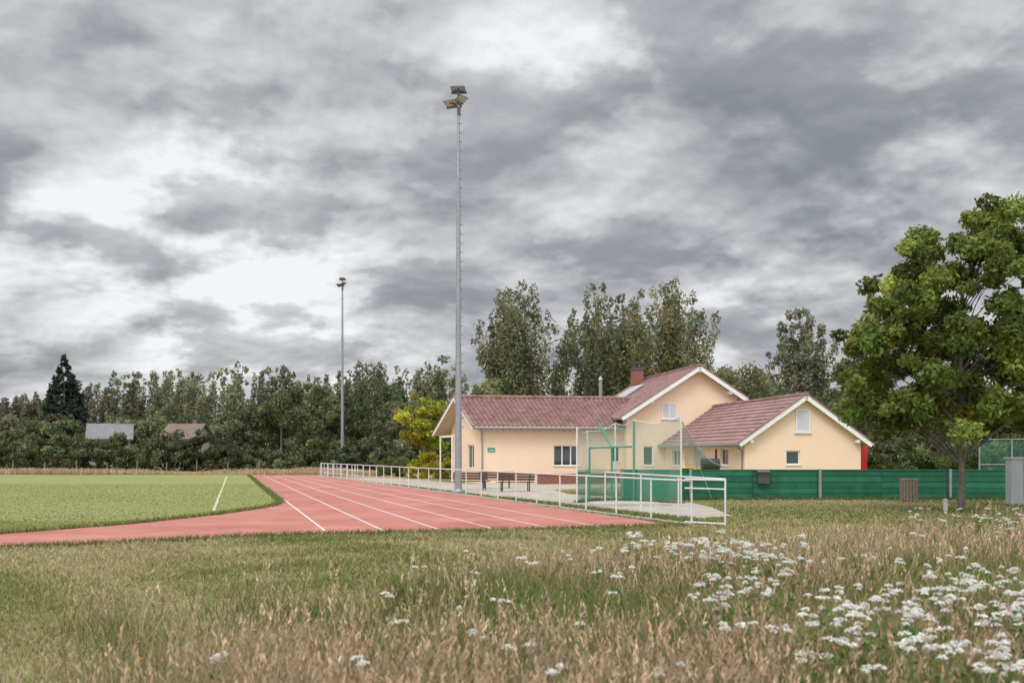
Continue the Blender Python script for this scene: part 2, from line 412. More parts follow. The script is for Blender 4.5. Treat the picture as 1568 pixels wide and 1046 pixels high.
tiles.build('roof_tiles', [M_tile], club); soff.build('roof_soffit', [M_soffit], club)
ridge.build('ridge_tiles', [M_tile], club); trim.build('white_trim', [M_white], club)
g = MB()
g.tube(Lc(-.06, -.02, 2.28), Lc(-.06, 12.7, 2.28), .07); g.tube(Lc(7.32, -.02, 2.28), Lc(7.32, 12.7, 2.28), .07)
g.tube(Lc(-11.7, 12.93, 3.42), Lc(-2.6, 12.93, 3.42), .075)
g.tube(Lc(-2.68, 12.2, 4.03), Lc(-2.68, 13.6, 4.03), .07)
g.tube(Lc(-.06, .25, 2.25), Lc(.38, .55, 1.95), .045); g.tube(Lc(.38, .55, 1.95), Lc(.38, .55, 0), .045)
g.tube(Lc(-11.25, 13.0, 3.35), Lc(-11.1, 13.53, 3.0), .045); g.tube(Lc(-11.1, 13.53, 3.0), Lc(-11.1, 13.53, 0), .045)
g.tube(Lc(-1.8, 20.2, 4.5), Lc(-1.8, 20.2, 7.0), .12); g.tube(Lc(-1.8, 20.2, 7.0), Lc(-1.8, 20.2, 7.25), .2, .06)
g.build('gutters_and_flue', [M_zinc], club)
ch = MB(); ch.box(Lc(1.7, 23, 7.0), (.75, .75, 2.0), RZ); ch.build('brick_chimney', [M_brick], club)
ch = MB(); ch.box(Lc(1.7, 23, 8.05), (.9, .9, .12), RZ)
for sx in (-.35, .35):
    for sy in (-.35, .35): ch.tube(Lc(1.7+sx, 23+sy, 8.1), Lc(1.7+sx, 23+sy, 8.4), .03)
ch.box(Lc(1.7, 23, 8.45), (.95, .95, .07), RZ); ch.build('chimney_cap', [M_metal_d], club)
sp = MB()
s0 = Lc(-.6, 20.0, 4.05+.637*2.0+.16); s1 = Lc(-.6, 23.0, 4.05+.637*2.0+.16); s2 = Lc(1.3, 23.0, 4.05+.637*3.9+.16); s3 = Lc(1.3, 20.0, 4.05+.637*3.9+.16)
sp.slab([s0, s1, s2, s3], Vector((-.03, 0, .06))); sp.build('roof_skylight', [M_grey], club)
sg = MB(); sg.slab([Lc(-10.75, 13.57, 1.95), Lc(-10.3, 13.57, 1.95), Lc(-10.3, 13.57, 2.2), Lc(-10.75, 13.57, 2.2)], nF*.02); sg.build('wall_sign', [M_sign], club)
sg = MB(); sg.slab([Lc(-10.68, 13.54, 2.02), Lc(-10.37, 13.54, 2.02), Lc(-10.37, 13.54, 2.06), Lc(-10.68, 13.54, 2.06)], nF*.006); sg.build('sign_lettering', [M_white], club)
rp = MB(); rp.box(Lc(7.25, 1.3, 1.25), (.85, .12, 2.1), RZ); rp.box(Lc(6.95, 1.4, 1.1), (.06, .06, 2.4), RZ); rp.box(Lc(7.6, 1.4, 1.1), (.06, .06, 2.4), RZ); rp.build('red_advertising_panel', [M_red], None)

def bin_(x, y, lid):
    e = empty('wheelie_bin', (x, y, 0)); b = MB()
    w0, w1 = .24, .3
    b.add([(x-w0, y-w0, .08), (x+w0, y-w0, .08), (x+w0, y+w0, .08), (x-w0, y+w0, .08), (x-w1, y-w1, 1.0), (x+w1, y-w1, 1.0), (x+w1, y+w1, 1.0), (x-w1, y+w1, 1.0)],
          [(3, 2, 1, 0), (4, 5, 6, 7), (0, 1, 5, 4), (1, 2, 6, 5), (2, 3, 7, 6), (3, 0, 4, 7)])
    b.tube((x-.25, y+.24, .1), (x-.2, y+.24, .1), .1, n=12); b.tube((x+.2, y+.24, .1), (x+.25, y+.24, .1), .1, n=12)
    b.tube((x-.22, y+.36, 1.0), (x+.22, y+.36, 1.0), .02); b.build('bin_body', [M_dark], e)
    l = MB(); l.add([(x-.32, y-.33, 1.01), (x+.32, y-.33, 1.01), (x+.32, y+.33, 1.01), (x-.32, y+.33, 1.01), (x-.27, y-.27, 1.09), (x+.27, y-.27, 1.09), (x+.27, y+.27, 1.11), (x-.27, y+.27, 1.11)],
          [(3, 2, 1, 0), (4, 5, 6, 7), (0, 1, 5, 4), (1, 2, 6, 5), (2, 3, 7, 6), (3, 0, 4, 7)]); l.build('bin_lid', [lid], e)
for k, (a, b, l) in enumerate(((-.6, 3.4, M_yellow), (-.7, 2.4, M_dark), (-.5, 6.2, M_yellow))):
    p = Lc(a, b); bin_(p.x, p.y, l)
p = Lc(-.9, 1.6); e = empty('barbecue_smoker', p); b = MB()
b.tube((p.x-.45, p.y, 1.25), (p.x+.45, p.y, 1.25), .33, n=14); b.tube((p.x+.3, p.y, 1.5), (p.x+.3, p.y, 2.05), .06)
for sx in (-.35, .35):
    for sy in (-.15, .15): b.tube((p.x+sx, p.y+sy, 0), (p.x+sx, p.y+sy, 1.1), .025)
b.build('smoker_body', [M_dark], e)

# ------------------------------------------------------------ masts
def mast(x, y, H, r0, r1, s=1., k=1.):
    e = empty('floodlight_mast', (x, y, 0)); b = MB()
    n = 6
    for i in range(n):
        t0, t1 = i/n, (i+1)/n
        b.tube((x, y, H*t0), (x, y, H*t1), r0+(r1-r0)*t0, r0+(r1-r0)*t1, 16, cap=False)
    b.box((x, y, .06), (r0*3.4, r0*3.4, .12)); b.tube((x, y, .12), (x, y, .2), r0*1.4, r0*1.2, 12)
    b.build('pole', [M_metal], e, False)
    for pg in (e.children[0].data.polygons): pg.use_smooth = len(pg.vertices) == 4 and abs(pg.normal.z) < .3
    r = MB(); z = 3.0
    while z < H-.3:
        rr = r0+(r1-r0)*z/H
        r.tube((x+rr*.8, y-.02, z), (x+rr+.10*k, y-.02, z+.01), .016*k, n=5); z += .42
    r.build('climbing_rungs', [M_metal_d], e)
    h = MB()
    h.tube((x, y, H-.05), (x, y, H+.8*s), .055*s); h.tube((x-.45*s, y, H+.1*s), (x+.25*s, y, H+.1*s), .04*s); h.tube((x-.3*s, y, H+.72*s), (x+.3*s, y, H+.72*s), .04*s)
    h.box((x+.02, y, H-.3*s), (.18*s, .18*s, .4*s))
    h.build('head_frame', [M_metal_d], e)
    for cx, cz, tl, az in ((-.38, .14, .22, 2.75), (.12, .30, .55, 4.1), (-.02, .86, .16, 3.05)):
        f = MB(); w, d, hh = .36*s, .26*s, .12*s
        vs = [(-w, -d, -hh*.15), (w, -d, -hh*.15), (w, d, -hh*.15), (-w, d, -hh*.15), (-w*.45, -d*.6, hh*.8), (w*.45, -d*.6, hh*.8), (w*.45, d*.5, hh), (-w*.45, d*.5, hh)]
        rot = Matrix.Rotation(az, 3, 'Z') @ Matrix.Rotation(tl, 3, 'X')
        c = Vector((x+cx*s, y, H+cz*s))
        tv = [rot@Vector(v)+c for v in vs]
        f.add(tv, [(3, 2, 1, 0), (4, 5, 6, 7), (0, 1, 5, 4), (1, 2, 6, 5), (2, 3, 7, 6), (3, 0, 4, 7)])
        vv = [(-w*1.05, -d, -hh*.2), (w*1.05, -d, -hh*.2), (w*1.15, -d*1.5, -hh*.75), (-w*1.15, -d*1.5, -hh*.75)]
        f.slab([rot@Vector(v)+c for v in vv], rot@Vector((0, 0, .02)))
        f.build('floodlight_housing', [M_lamp], e)
        gq = MB(); gq.slab([rot@Vector(v)+c for v in [(-w*.9, -d*.9, -hh*.2), (w*.9, -d*.9, -hh*.2), (w*.9, d*.9, -hh*.2), (-w*.9, d*.9, -hh*.2)]], rot@Vector((0, 0, -.01)))
        gq.build('floodlight_glass', [M_lglass], e)
mast(-2.45, 45.5, 17.7, .165, .06, .9)
mast(-19.6, 115, 21.3, .20, .085, 1.0, 1.2)

# ------------------------------------------------------------ railings
def fx(y): return 4.7-.345*(y-24)
ra = empty('metal_railing', (fx(24.7), 24.7, 0)); b = MB()
ys = [24.7+2.08*i for i in range(30)]
for i, y in enumerate(ys):
    b.tube((fx(y), y, 0), (fx(y), y, 1.08), .024, n=8)
    if i:
        b.tube((fx(ys[i-1]), ys[i-1], 1.08), (fx(y), y, 1.08), .024, n=8)
b.build('rails_and_posts', [M_rail], ra)
b = MB()
b2 = [(5.12, 23.9), (4.55, 27.2), (3.95, 30.5), (3.2, 34.2)]
for i, p in enumerate(b2):
    b.tube((*p, 0), (*p, 1.14), .024)
    if i: b.tube((*b2[i-1], 1.14), (*p, 1.14), .024)
b.tube((5.12, 23.9, 1.12), (4.3, 24.75, 1.12), .026); b.tube((5.12, 23.9, .9), (4.3, 24.75, .9), .02)
b.tube((5.12, 23.9, .06), (4.3, 24.75, .06), .026)
b.build('gate_rails', [M_rail], ra)
fr = empty('metal_barrier', (-14, 78, 0)); b = MB()
for i in range(7):
    p = Vector((-15.3+i*.9, 80-i*2.3, 0)); b.tube(p, p+Vector((0, 0, 1.1)), .03)
    if i < 6:
        q = Vector((-15.3+(i+1)*.9, 80-(i+1)*2.3, 0))
        for z in (.35, .7, 1.1): b.tube(p+Vector((0, 0, z)), q+Vector((0, 0, z)), .022)
b.build('barrier_bars', [M_rail], fr)
b = MB(); b.slab([(4.35, 24.3, 0), (4.45, 24.3, 0), (fx(85)-.3, 85, 0), (fx(85)-.4, 85, 0)], (0, 0, .05)); b.build('track_edging', [M_conc])
b = MB()
for i in range(14):
    x = -66+i*3.1; b.tube((x, 101+math.sin(i)*.3, 0), (x+.03, 101+math.sin(i)*.3, 1.15+.1*math.sin(i*3)), .06, n=6)
b.build('wooden_fence_posts', [M_wood])

# ------------------------------------------------------------ green board fence
gf = empty('green_board_fence', (12, 38.5, 0)); b = MB()
x = 4.3
while x < 19.4:
    x2 = min(x+2.5, 19.4)
    for j in range(5):
        z0 = .03+j*.222
        oy = random.uniform(-.006, .006); tl = random.uniform(-.006, .006)
        b.slab([(x+.005, 38.5+oy, z0), (x2-.005, 38.5+oy, z0+tl), (x2-.005, 38.53+oy, z0+tl), (x+.005, 38.53+oy, z0)], (0, 0, .206), random.choice((0, 0, 1)))
    x = x2
b.slab([(4.3, 38.47, 1.14), (19.4, 38.47, 1.14), (19.4, 38.56, 1.14), (4.3, 38.56, 1.14)], (0, 0, .035), 1)
b.build('boards', [M_green, M_green2], gf)
b = MB()
for x in (4.25, 6.9, 11.9, 16.93, 19.45): b.box((x, 38.45, .6), (.1, .06, 1.2))
b.build('posts', [M_metal], gf)
b = MB(); b.box((11.85, 38.58, .6), (15.1, .02, 1.1)); b.build('backing', [M_green], gf)
mbx = empty('letter_box', (9.68, 38.3, .85)); b = MB(); b.box((9.68, 38.32, .85), (.42, .22, .42))
b.slab([(9.44, 38.16, 1.06), (9.92, 38.16, 1.06), (9.92, 38.44, 1.12), (9.44, 38.44, 1.12)], (0, 0, .03)); b.box((9.68, 38.2, .95), (.3, .02, .05)); b.build('box_body', [M_metal_d], mbx)
lb = empty('wooden_litter_bin', (14.75, 37, 0)); b = MB()
for i in range(18):
    t = 2*math.pi*i/18; b.box((14.75+.31*math.cos(t), 37+.31*math.sin(t), .44), (.03, .09, .8), t)
b.tube((14.75, 37, .1), (14.75, 37, .78), .28, n=18); b.tube((14.75, 37, .8), (14.75, 37, .85), .34, n=18)
b.build('slats', [M_wood], lb)
st = MB(); st.tube((13.15, 30.2, 0), (13.15, 30.2, .36), .075, .07, n=8); st.tube((13.15, 30.2, .36), (13.15, 30.2, .40), .085, .05, n=8); st.build('wooden_bollard', [M_conc])
cb = empty('utility_cabinet', (17.9, 35, 0)); b = MB(); b.box((17.9, 35, .85), (.9, .4, 1.5)); b.box((17.9, 35, .05), (1.0, .5, .1)); b.box((17.9, 35, 1.63), (1.0, .5, .07)); b.box((17.9, 34.79, .85), (.02, .02, 1.4)); b.box((18.0, 34.78, .9), (.03, .03, .14)); b.build('cabinet_body', [M_grey], cb)
e = empty('ball_stop_net', (22.5, 46, 0)); b = MB()
for gx in (21.6, 23.1, 24.6, 26.1): b.tube((gx, 46, 0), (gx, 46, 2.5), .035)
b.tube((21.6, 46, 2.45), (26.1, 46, 2.5), .02); b.tube((21.6, 46, 1.3), (26.1, 46, 1.3), .02)
b.build('net_frame', [M_metal], e)
b = MB(); b.add([(21.6, 46.03, .1), (26.1, 46.03, .1), (26.1, 46.03, 2.45), (21.6, 46.03, 2.4)], [(0, 1, 2, 3)]); b.build('net', [M_net3], e)

# ------------------------------------------------------------ throwing cage
cg = empty('discus_cage', (4, 37, 0)); fr, gr, nt_ = MB(), MB(), MB()
CP = [(2.35, 36.0, 2.72), (2.85, 37.7, 2.65), (3.95, 38.1, 2.95), (4.58, 37.3, 3.05), (6.05, 35.6, 3.1)]
for x, y, h in CP: fr.tube((x, y, 0), (x, y, h), .032)
for i in range(len(CP)-1):
    (x0, y0, h0), (x1, y1, h1) = CP[i], CP[i+1]; n = 12
    cols = []
    for k in range(n+1):
        t = k/n; sag = .12*math.sin(math.pi*t)*(1.6 if i == 3 else 1); wob = .05*math.sin(t*9+i)
        cols.append(((x0+(x1-x0)*t+wob, y0+(y1-y0)*t+wob*.5, .04), (x0+(x1-x0)*t, y0+(y1-y0)*t, h0+(h1-h0)*t-sag)))
    for k in range(n):
        nt_.add([cols[k][0], cols[k+1][0], cols[k+1][1], cols[k][1]], [(0, 1, 2, 3)])
        fr.tube(cols[k][1], cols[k+1][1], .012, n=5)
A = Vector((6.05, 35.6, 3.0)); B_ = Vector((8.3, 38.0, 1.25))
N_ = 10
for k in range(N_):
    def top(t): return A.lerp(B_, t)-Vector((0, 0, .45*math.sin(math.pi*t)))
    def bot(t): return Vector((6.15+.5*t, 35.7+2.5*t, 1.9-.7*t))
    nt_.add([bot(k/N_), bot((k+1)/N_), top((k+1)/N_), top(k/N_)], [(0, 1, 2, 3)])
    fr.tube(top(k/N_), top((k+1)/N_), .012, n=5)
fr.tube((6.05, 35.6, 3.0), (7.6, 37.9, .1), .01, n=5)
for p, q in (((2.9, 37.2, 0), (2.9, 37.2, 2.0)), ((3.75, 37.4, 0), (3.75, 37.4, 2.0)), ((2.9, 37.2, 2.0), (4.5, 37.3, 2.05)), ((2.9, 37.2, .9), (3.75, 37.4, .9)),
             ((2.4, 36.1, 1.1), (2.9, 37.4, 1.1)), ((4.55, 37.2, 0), (4.55, 37.2, 3.0)), ((3.75, 37.4, 2.0), (3.35, 38.0, 2.9)), ((2.4, 36.05, .06), (2.9, 37.2, .06))): gr.tube(p, q, .035)
fr.build('steel_posts', [M_rail], cg); gr.build('green_frame', [M_gtube], cg); nt_.build('netting', [M_net], cg)
n2 = MB()
for (p, q) in (((2.35, 36.0), (2.85, 37.7)), ((2.85, 37.7), (3.95, 38.1)), ((3.95, 38.1), (4.58, 37.3)), ((4.58, 37.3), (6.05, 35.6))):
    n2.add([(p[0]+.03, p[1]-.05, .04), (q[0]+.03, q[1]-.05, .04), (q[0]+.03, q[1]-.05, 1.2), (p[0]+.03, p[1]-.05, 1.2)], [(0, 1, 2, 3)])
n2.build('lower_green_net', [M_net2], cg)
b = MB(); b.tube((4.0, 35.7, 0), (4.0, 35.7, .03), 1.3, n=28); b.build('throwing_circle', [M_conc])
b = MB(); b.slab([(2.3, 33.2, 0), (5.4, 33.6, 0), (5.4, 33.75, 0), (2.3, 33.35, 0)], (0, 0, .1)); b.build('concrete_edging', [M_conc])

# ------------------------------------------------------------ benches
def bench(x, y, rz):
    e = empty('park_bench', (x, y, 0)); b = MB(); m = MB()
    c, s = math.cos(rz), math.sin(rz)
    def T(u, v, z): return (x+u*c-v*s, y+u*s+v*c, z)
    for j in range(4): b.box(T(0, -.2+j*.12, .45), (1.8, .1, .04), rz)
    for j in range(3): b.box(T(0, .27+j*.04, .58+j*.13), (1.8, .035, .11), rz)
    for u in (-.65, .65):
        m.tube(T(u, -.2, 0), T(u, -.2, .43), .03); m.tube(T(u, .22, 0), T(u, .36, .9), .03); m.tube(T(u, -.22, .41), T(u, .26, .41), .025)
    b.build('slats', [M_bench], e); m.build('legs', [M_metal_d], e)
bench(-2.0, 49.5, 2.9); bench(.15, 47.6, 3.3); bench(-.8, 52.5, 3.1)
b = MB(); b.box((3.6, 60.2, .28), (4.2, .4, .56), RZ); b.box((3.6, 60.2, .59), (4.3, .5, .06), RZ); b.build('brick_planter', [M_brick])

# ------------------------------------------------------------ trees
def crown_clumps(H, Rr, zb, n, kind):
    C, S = [], []
    if kind == 'round':
        while len(C) < n:
            p = R.uniform(-1, 1, 3)
            if p@p > 1 or p@p < .12: continue
            t = (p[2]+1)/2
            w = 1.0 if t < .55 else 1-(t-.55)*.55
            C.append((p[0]*Rr*w, p[1]*Rr*w, zb+(H-zb)*t)); S.append(Rr*R.uniform(.13, .30))
    elif kind in ('fan', 'vase'):
        ns = max(6, n//7)
        for i in range(ns):
            a = R.uniform(0, 6.28); rr = math.sqrt(R.uniform(0, 1)); top = H*(1-.24*rr**2.4)*R.uniform(.92, 1.0); z0 = zb+(H-zb)*(.05+.35*R.random()*(1-.5*rr))
            k_ = 8
            for k in range(k_):
                t = (k+.5)/k_; z = z0+(top-z0)*t; f = .40+.60*min(1, ((z-zb)/(H-zb))*1.5)
                jit = .08*Rr if kind == 'vase' else .3
                C.append((math.cos(a)*rr*Rr*f+R.normal()*jit, math.sin(a)*rr*Rr*f+R.normal()*jit, z))
                S.append(Rr*R.uniform(.11, .20)*(1.0 if t < .6 else 1.0-.45*(t-.6)/.4))
    elif kind == 'cone':
        for i in range(n):
            t = (i+.5)/n; r = Rr*(1-t)**.8; a = R.uniform(0, 6.28)
            C.append((math.cos(a)*r*.75, math.sin(a)*r*.75, zb+(H-zb)*t)); S.append(max(.25, r*.42))
    return np.array(C), np.array(S)

def crown_leaves(base, H, Rr, zb, n, nleaf, ls, col, kind, cvar=.18, off=(0, 0), CS=None):
    C, S = crown_clumps(H, Rr, zb, n, kind) if CS is None else CS
    C[:, 0] += off[0]; C[:, 1] += off[1]
    pr = S**2; pr /= pr.sum(); idx = R.choice(len(C), nleaf, p=pr)
    d = R.normal(size=(nleaf, 3)); d /= np.linalg.norm(d, axis=1, keepdims=True)
    r = S[idx]*R.uniform(.3, 1.0, nleaf)**.6*R.uniform(.8, 1.3, nleaf)
    vs = {'fan': 1.7, 'vase': 1.5}.get(kind, .8)
    P = C[idx]+d*r[:, None]*np.array([1, 1, vs])+np.array([base[0], base[1], 0])
    cf = R.normal(0, cvar, len(C))[idx]+R.normal(0, .15, nleaf)
    yl = R.normal(0, .10, len(C))[idx]
    col = np.array(col)[None]*np.exp(cf)[:, None]
    col[:, 0] *= np.exp(yl); 
    sz = ls*R.uniform(.6, 1.3, nleaf)
    return leaves_mesh(P, sz, np.clip(col, .004, .8), bias=d*.8+np.array([0, 0, .35])), C, S

def tree(name, x, y, H, Rr, zb, n, nleaf, ls, col, kind='round', tr=.2, off=(0, 0), nl=14, cvar=.18, CS=None):
    e = empty(name, (x, y, 0))
    (V, Q, Cc), C, S = crown_leaves((x, y), H, Rr, zb, n, nleaf, ls, col, kind, cvar, off, CS)
    np_mesh('crown', V, Q, Cc, M_leaf, e)
    b = MB(); segs = 7; pts = []
    for i in range(segs+1):
        t = i/segs; pts.append(Vector((x+off[0]*t*.8+R.normal()*tr*.25*(i > 0), y+off[1]*t*.8+R.normal()*tr*.25*(i > 0), H*.85*t)))
    for i in range(segs): b.tube(pts[i], pts[i+1], tr*(1-.85*i/segs)*(1.25 if i == 0 else 1), tr*(1-.85*(i+1)/segs), 8, cap=False)
    for j in R.choice(len(C), min(nl, len(C)), replace=False):
        c = Vector((C[j][0]+x, C[j][1]+y, C[j][2])); tt = max(.18, min(.85, (c.z-Rr*.5)/(H*.85))); k = min(segs-1, int(tt*segs)); s = pts[k].lerp(pts[k+1], tt*segs-k)
        m = s.lerp(c, .5)+Vector((0, 0, .12*Rr*.5)); r = tr*.38*(1-tt*.6)
        b.tube(s, m, r, r*.6, 6, cap=False); b.tube(m, c, r*.6, r*.2, 6, cap=False)
    b.build('trunk_and_limbs', [M_bark], e)

def maple_clumps():
    C, S = [], []
    lobes = [(-2.5, 3.3, .95), (-2.5, 4.6, 1.2), (-2.0, 6.0, 1.2), (-1.2, 7.2, 1.2), (.2, 8.3, 1.2), (1.3, 8.4, 1.2), (2.4, 8.0, 1.4), (3.4, 7.0, 1.4), (3.7, 5.6, 1.5), (3.2, 4.0, 1.4), (1.6, 3.4, 1.2),
             (-.6, 3.2, 1.0), (-1.6, 3.1, .8), (0, 5.2, 1.6), (1.4, 6.6, 1.7), (0, 6.8, 1.4), (1.8, 5.0, 1.5), (-2.9, 5.3, .55), (-1.0, 4.6, 1.3), (.6, 3.0, .8), (2.7, 3.0, .9)]
    for dx, z, r in lobes:
        for _ in range(int(8*r*r)+4):
            d = R.normal(size=3); d /= np.linalg.norm(d); q = r*R.uniform(.3, 1.0)
            C.append((dx+d[0]*q, d[1]*q*1.0+R.normal()*1.2*(1-.1*abs(dx)), max(2.2, z+d[2]*q))); S.append(R.uniform(.22, .48))
    return np.array(C), np.array(S)
tree('maple_tree', 13.75, 30.5, 9.3, 4.1, 2.3, 90, 66000, .095, (.155, .19, .038), 'round', .105, nl=60, cvar=.32, CS=maple_clumps())
POP = (.195, .20, .105)
tree('poplar_tree', 1.4, 100, 19.6, 5.0, 3, 180, 20000, .18, (.18, .188, .095), 'vase', .3, nl=40, cvar=.22)
tree('poplar_tree', 9.0, 104, 20.8, 3.8, 3, 150, 14000, .18, POP, 'vase', .3, nl=40, cvar=.22)
tree('poplar_tree', 15.6, 100, 20.6, 5.0, 3, 180, 20000, .18, (.205, .205, .10), 'vase', .3, nl=40, cvar=.22)
tree('poplar_tree', 12.4, 112, 21.4, 3.7, 3, 100, 9000, .2, POP, 'vase', .3, nl=20)
tree('willow_tree', 27, 92, 16.0, 3.2, 2, 130, 14000, .17, (.215, .22, .14), 'vase', .3, nl=20)
tree('deciduous_tree', 31.5, 88, 12.2, 3.4, 2, 80, 11000, .17, (.165, .178, .08), 'round', .25)
tree('deciduous_tree', 24.5, 105, 11.8, 4.5, 1.5, 70, 9000, .2, (.22, .225, .11), 'round', .25)
tree('deciduous_tree', 37, 84, 9, 4.0, 1, 60, 9000, .2, (.12, .14, .055), 'round', .25)
tree('deciduous_tree', 43, 82, 8, 4.0, 1, 60, 8000, .2, (.13, .15, .055), 'round', .25)
tree('spruce_tree', -58.5, 130, 14.8, 4.0, 1.5, 90, 15000, .28, (.038, .055, .036), 'cone', .25)
tree('maple_tree', -7.6, 88, 7.6, 2.3, 1.3, 50, 8000, .16, (.30, .31, .04), 'round', .15)
tree('deciduous_tree', -2.5, 96, 9.0, 3.2, 1.0, 60, 8000, .18, (.20, .21, .09), 'round', .2)

def line_h(px):
    return np.interp(px, [-200, 0, 60, 150, 200, 300, 400, 460, 500, 560, 640, 690, 740, 900, 1090, 1190, 1400, 1800],
                     [590, 596, 594, 578, 562, 554, 557, 560, 570, 554, 542, 554, 585, 590, 560, 560, 600, 590])
parts = []; tb = MB()
px = -260
while px < 1850:
    dY = 150+R.uniform(-6, 8); X = (px-784)/1524*dY; H = (698-line_h(px)+R.normal()*5)/1524*dY+1.7
    kind = 'vase' if R.random() < .85 else 'round'
    c = np.array([.20, .205, .12])*R.uniform(.75, 1.2)
    if px < 180: c = np.array([.21, .195, .13])*R.uniform(.6, 1.1)
    L_, _, _ = crown_leaves((X, dY), H, R.uniform(3.4, 4.6), .5, 84, 4400, .26, c, kind, .2)
    parts.append(L_); tb.tube((X, dY, 0), (X, dY, H*.8), .3, .05, 6)
    px += R.uniform(22, 34)
px = -250
while px < 1000:
    dY = 126+R.uniform(-4, 6); X = (px-784)/1524*dY
    top = np.interp(px, [-200, 0, 100, 200, 330, 380, 450, 560, 620, 700, 1000], [640, 640, 640, 630, 630, 618, 590, 600, 610, 640, 650])+R.normal()*14
    H = (698-top)/1524*dY+1.7
    c = np.array([.118, .135, .062])*R.uniform(.65, 1.5)
    if R.random() < .18: c = np.array([.20, .20, .115])
    L_, _, _ = crown_leaves((X, dY), H, R.uniform(3.0, 4.6), -.5, 60, 4600, .23, c, 'round', .24)
    parts.append(L_); tb.tube((X, dY, 0), (X, dY, H*.8), .22, .05, 6)
    px += R.uniform(26, 44)
px = -260
while px < 1900:
    dY = 110+R.uniform(-2, 2)
    if px > 1000: dY = 78
    X = (px-784)/1524*dY
    hh = R.uniform(3.9, 4.9) if px < 330 else R.uniform(2.2, 3.4)
    L_, _, _ = crown_leaves((X, dY), hh, R.uniform(1.9, 2.7), -1.0, 20, 1800, .18, np.array([.105, .122, .054])*R.uniform(.7, 1.4), 'round', .2)
    parts.append(L_); px += 19 if px < 1000 else 34
tl = empty('tree_line', (0, 140, 0))
V, Q, Cc = merge(parts); np_mesh('foliage', V, Q, Cc, M_leaf, tl); tb.build('trunks', [M_bark], tl)
def shrub(name, x, y, h, r, col, nleaf=3500, ls=.09):
    L_, _, _ = crown_leaves((x, y), h, r, -.4, 24, nleaf, ls, col, 'round', .15); np_mesh(name, *L_, M_leaf)
shrub('yellow_shrub', -6.6, 76, 1.9, 1.5, (.36, .30, .02), 4000, .1)
shrub('yellow_shrub', -4.9, 74, 1.5, 1.2, (.30, .26, .03), 3000, .1)
shrub('shrub', -9.5, 80, 1.6, 1.6, (.11, .14, .04))
shrub('shrub', 20.5, 52, 2.4, 1.6, (.08, .11, .03), 5000)
shrub('shrub', 23, 50, 2.2, 1.8, (.09, .12, .035), 5000)

def house(name, x, y, w, d, h, rh, rz, mr):
    e = empty(name, (x, y, 0)); c, s = math.cos(rz), math.sin(rz)
    def T(u, v, z): return Vector((x+u*c-v*s, y+u*s+v*c, z))
    b = MB(); b.box((x, y, h/2), (w, d, h), rz)
    for u in (-w/2, w/2): b.add([T(u, -d/2, h), T(u, d/2, h), T(u, 0, h+rh-.1)], [(0, 1, 2)])
    b.build('walls', [M_houseW], e)
    r = MB()
    for sd in (-1, 1): r.slab([T(-w/2-.4, sd*(d/2+.5), h-.35), T(w/2+.4, sd*(d/2+.5), h-.35), T(w/2+.4, 0, h+rh), T(-w/2-.4, 0, h+rh)], (0, 0, .15))
    r.tube(T(w*.2, .5, h+rh-.5), T(w*.2, .5, h+rh+.6), .3, n=4)
    r.build('roof', [mr], e)
    g = MB()
    for u in (-w*.3, 0, w*.3): g.slab([T(u-.5, -d/2-.02, 1.0), T(u+.5, -d/2-.02, 1.0), T(u+.5, -d/2-.02, 2.2), T(u-.5, -d/2-.02, 2.2)], (0, .01, 0))
    g.build('windows', [M_glass], e)
house('distant_house', -48.0, 119, 4.4, 6, 3.9, 1.5, .35, M_slate)
house('distant_house', -38.8, 119, 3.8, 6, 3.9, 1.5, -.1, M_broof)

# ------------------------------------------------------------ grass
def sample(n, y0, y1, wl=.62, pad=1.5, pw=1.):
    y = y0+(y1-y0)*R.random(n)**pw
    x = (R.random(n)*2-1)*(wl*y+pad)
    return np.stack([x, y], 1)
BX = np.array([3., 7.4, 9.5, 11, 13, 17, 20, 24, 27]); BL = np.array([-2.5, -2.8, -2.5, -1.6, .7, 4.6, 8.8, 12.8, 16.5])
def tall_amt(P):
    edge = np.interp(P[:, 1], BX, BL)
    return (P[:, 0]-edge)+(patch(P, .9)-.5)*2.4

P = sample(260000, 4.5, 26); P = P[~inpoly(P, track)]
P = P[~((P[:, 0] > 4.3) & (P[:, 1] > 26))]
fz = inpoly(P, field)
t = patch(P, .55); t2 = patch(P+7, 2.2)
dist = P[:, 1]
H = R.uniform(.02, .075, len(P))*(.7+.7*t2); H[fz] *= .5
W = .004+.00075*dist
g0 = np.array([.20, .215, .07]); g1 = np.array([.42, .36, .20]); g2 = np.array([.25, .272, .096])
mixf = np.clip(t*1.5-.38+R.normal(0, .3, len(P)), 0, 1)[:, None]
Cc = g0*(1-mixf)+g1*mixf; Cc[fz] = g2*(1+.2*(t[fz][:, None]-.5))
Cc *= np.exp(R.normal(0, .2, len(P)))[:, None]
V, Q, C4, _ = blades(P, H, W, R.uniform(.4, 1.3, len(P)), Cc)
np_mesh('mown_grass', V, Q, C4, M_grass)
P = sample(150000, 20, 60, .62, 2, 1.3); P = P[~inpoly(P, track)]; P = P[~inpoly(P, path)]
P = P[~((P[:, 1] > 49) & (P[:, 0] > -2))]
fz = inpoly(P, field); H = R.uniform(.02, .075, len(P)); H[fz] *= .35; W = .02+.0006*P[:, 1]
mixf = np.clip(patch(P, .35)*1.2-.45+R.normal(0, .25, len(P)), 0, 1)[:, None]
Cc = np.array([.20, .22, .072])*(1-mixf)+g1*mixf; Cc[fz] = g2*(1-mixf[fz]*.25)
Cc *= np.exp(R.normal(0, .13, len(P)))[:, None]
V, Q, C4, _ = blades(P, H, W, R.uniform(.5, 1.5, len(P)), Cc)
np_mesh('verge_grass', V, Q, C4, M_grass)

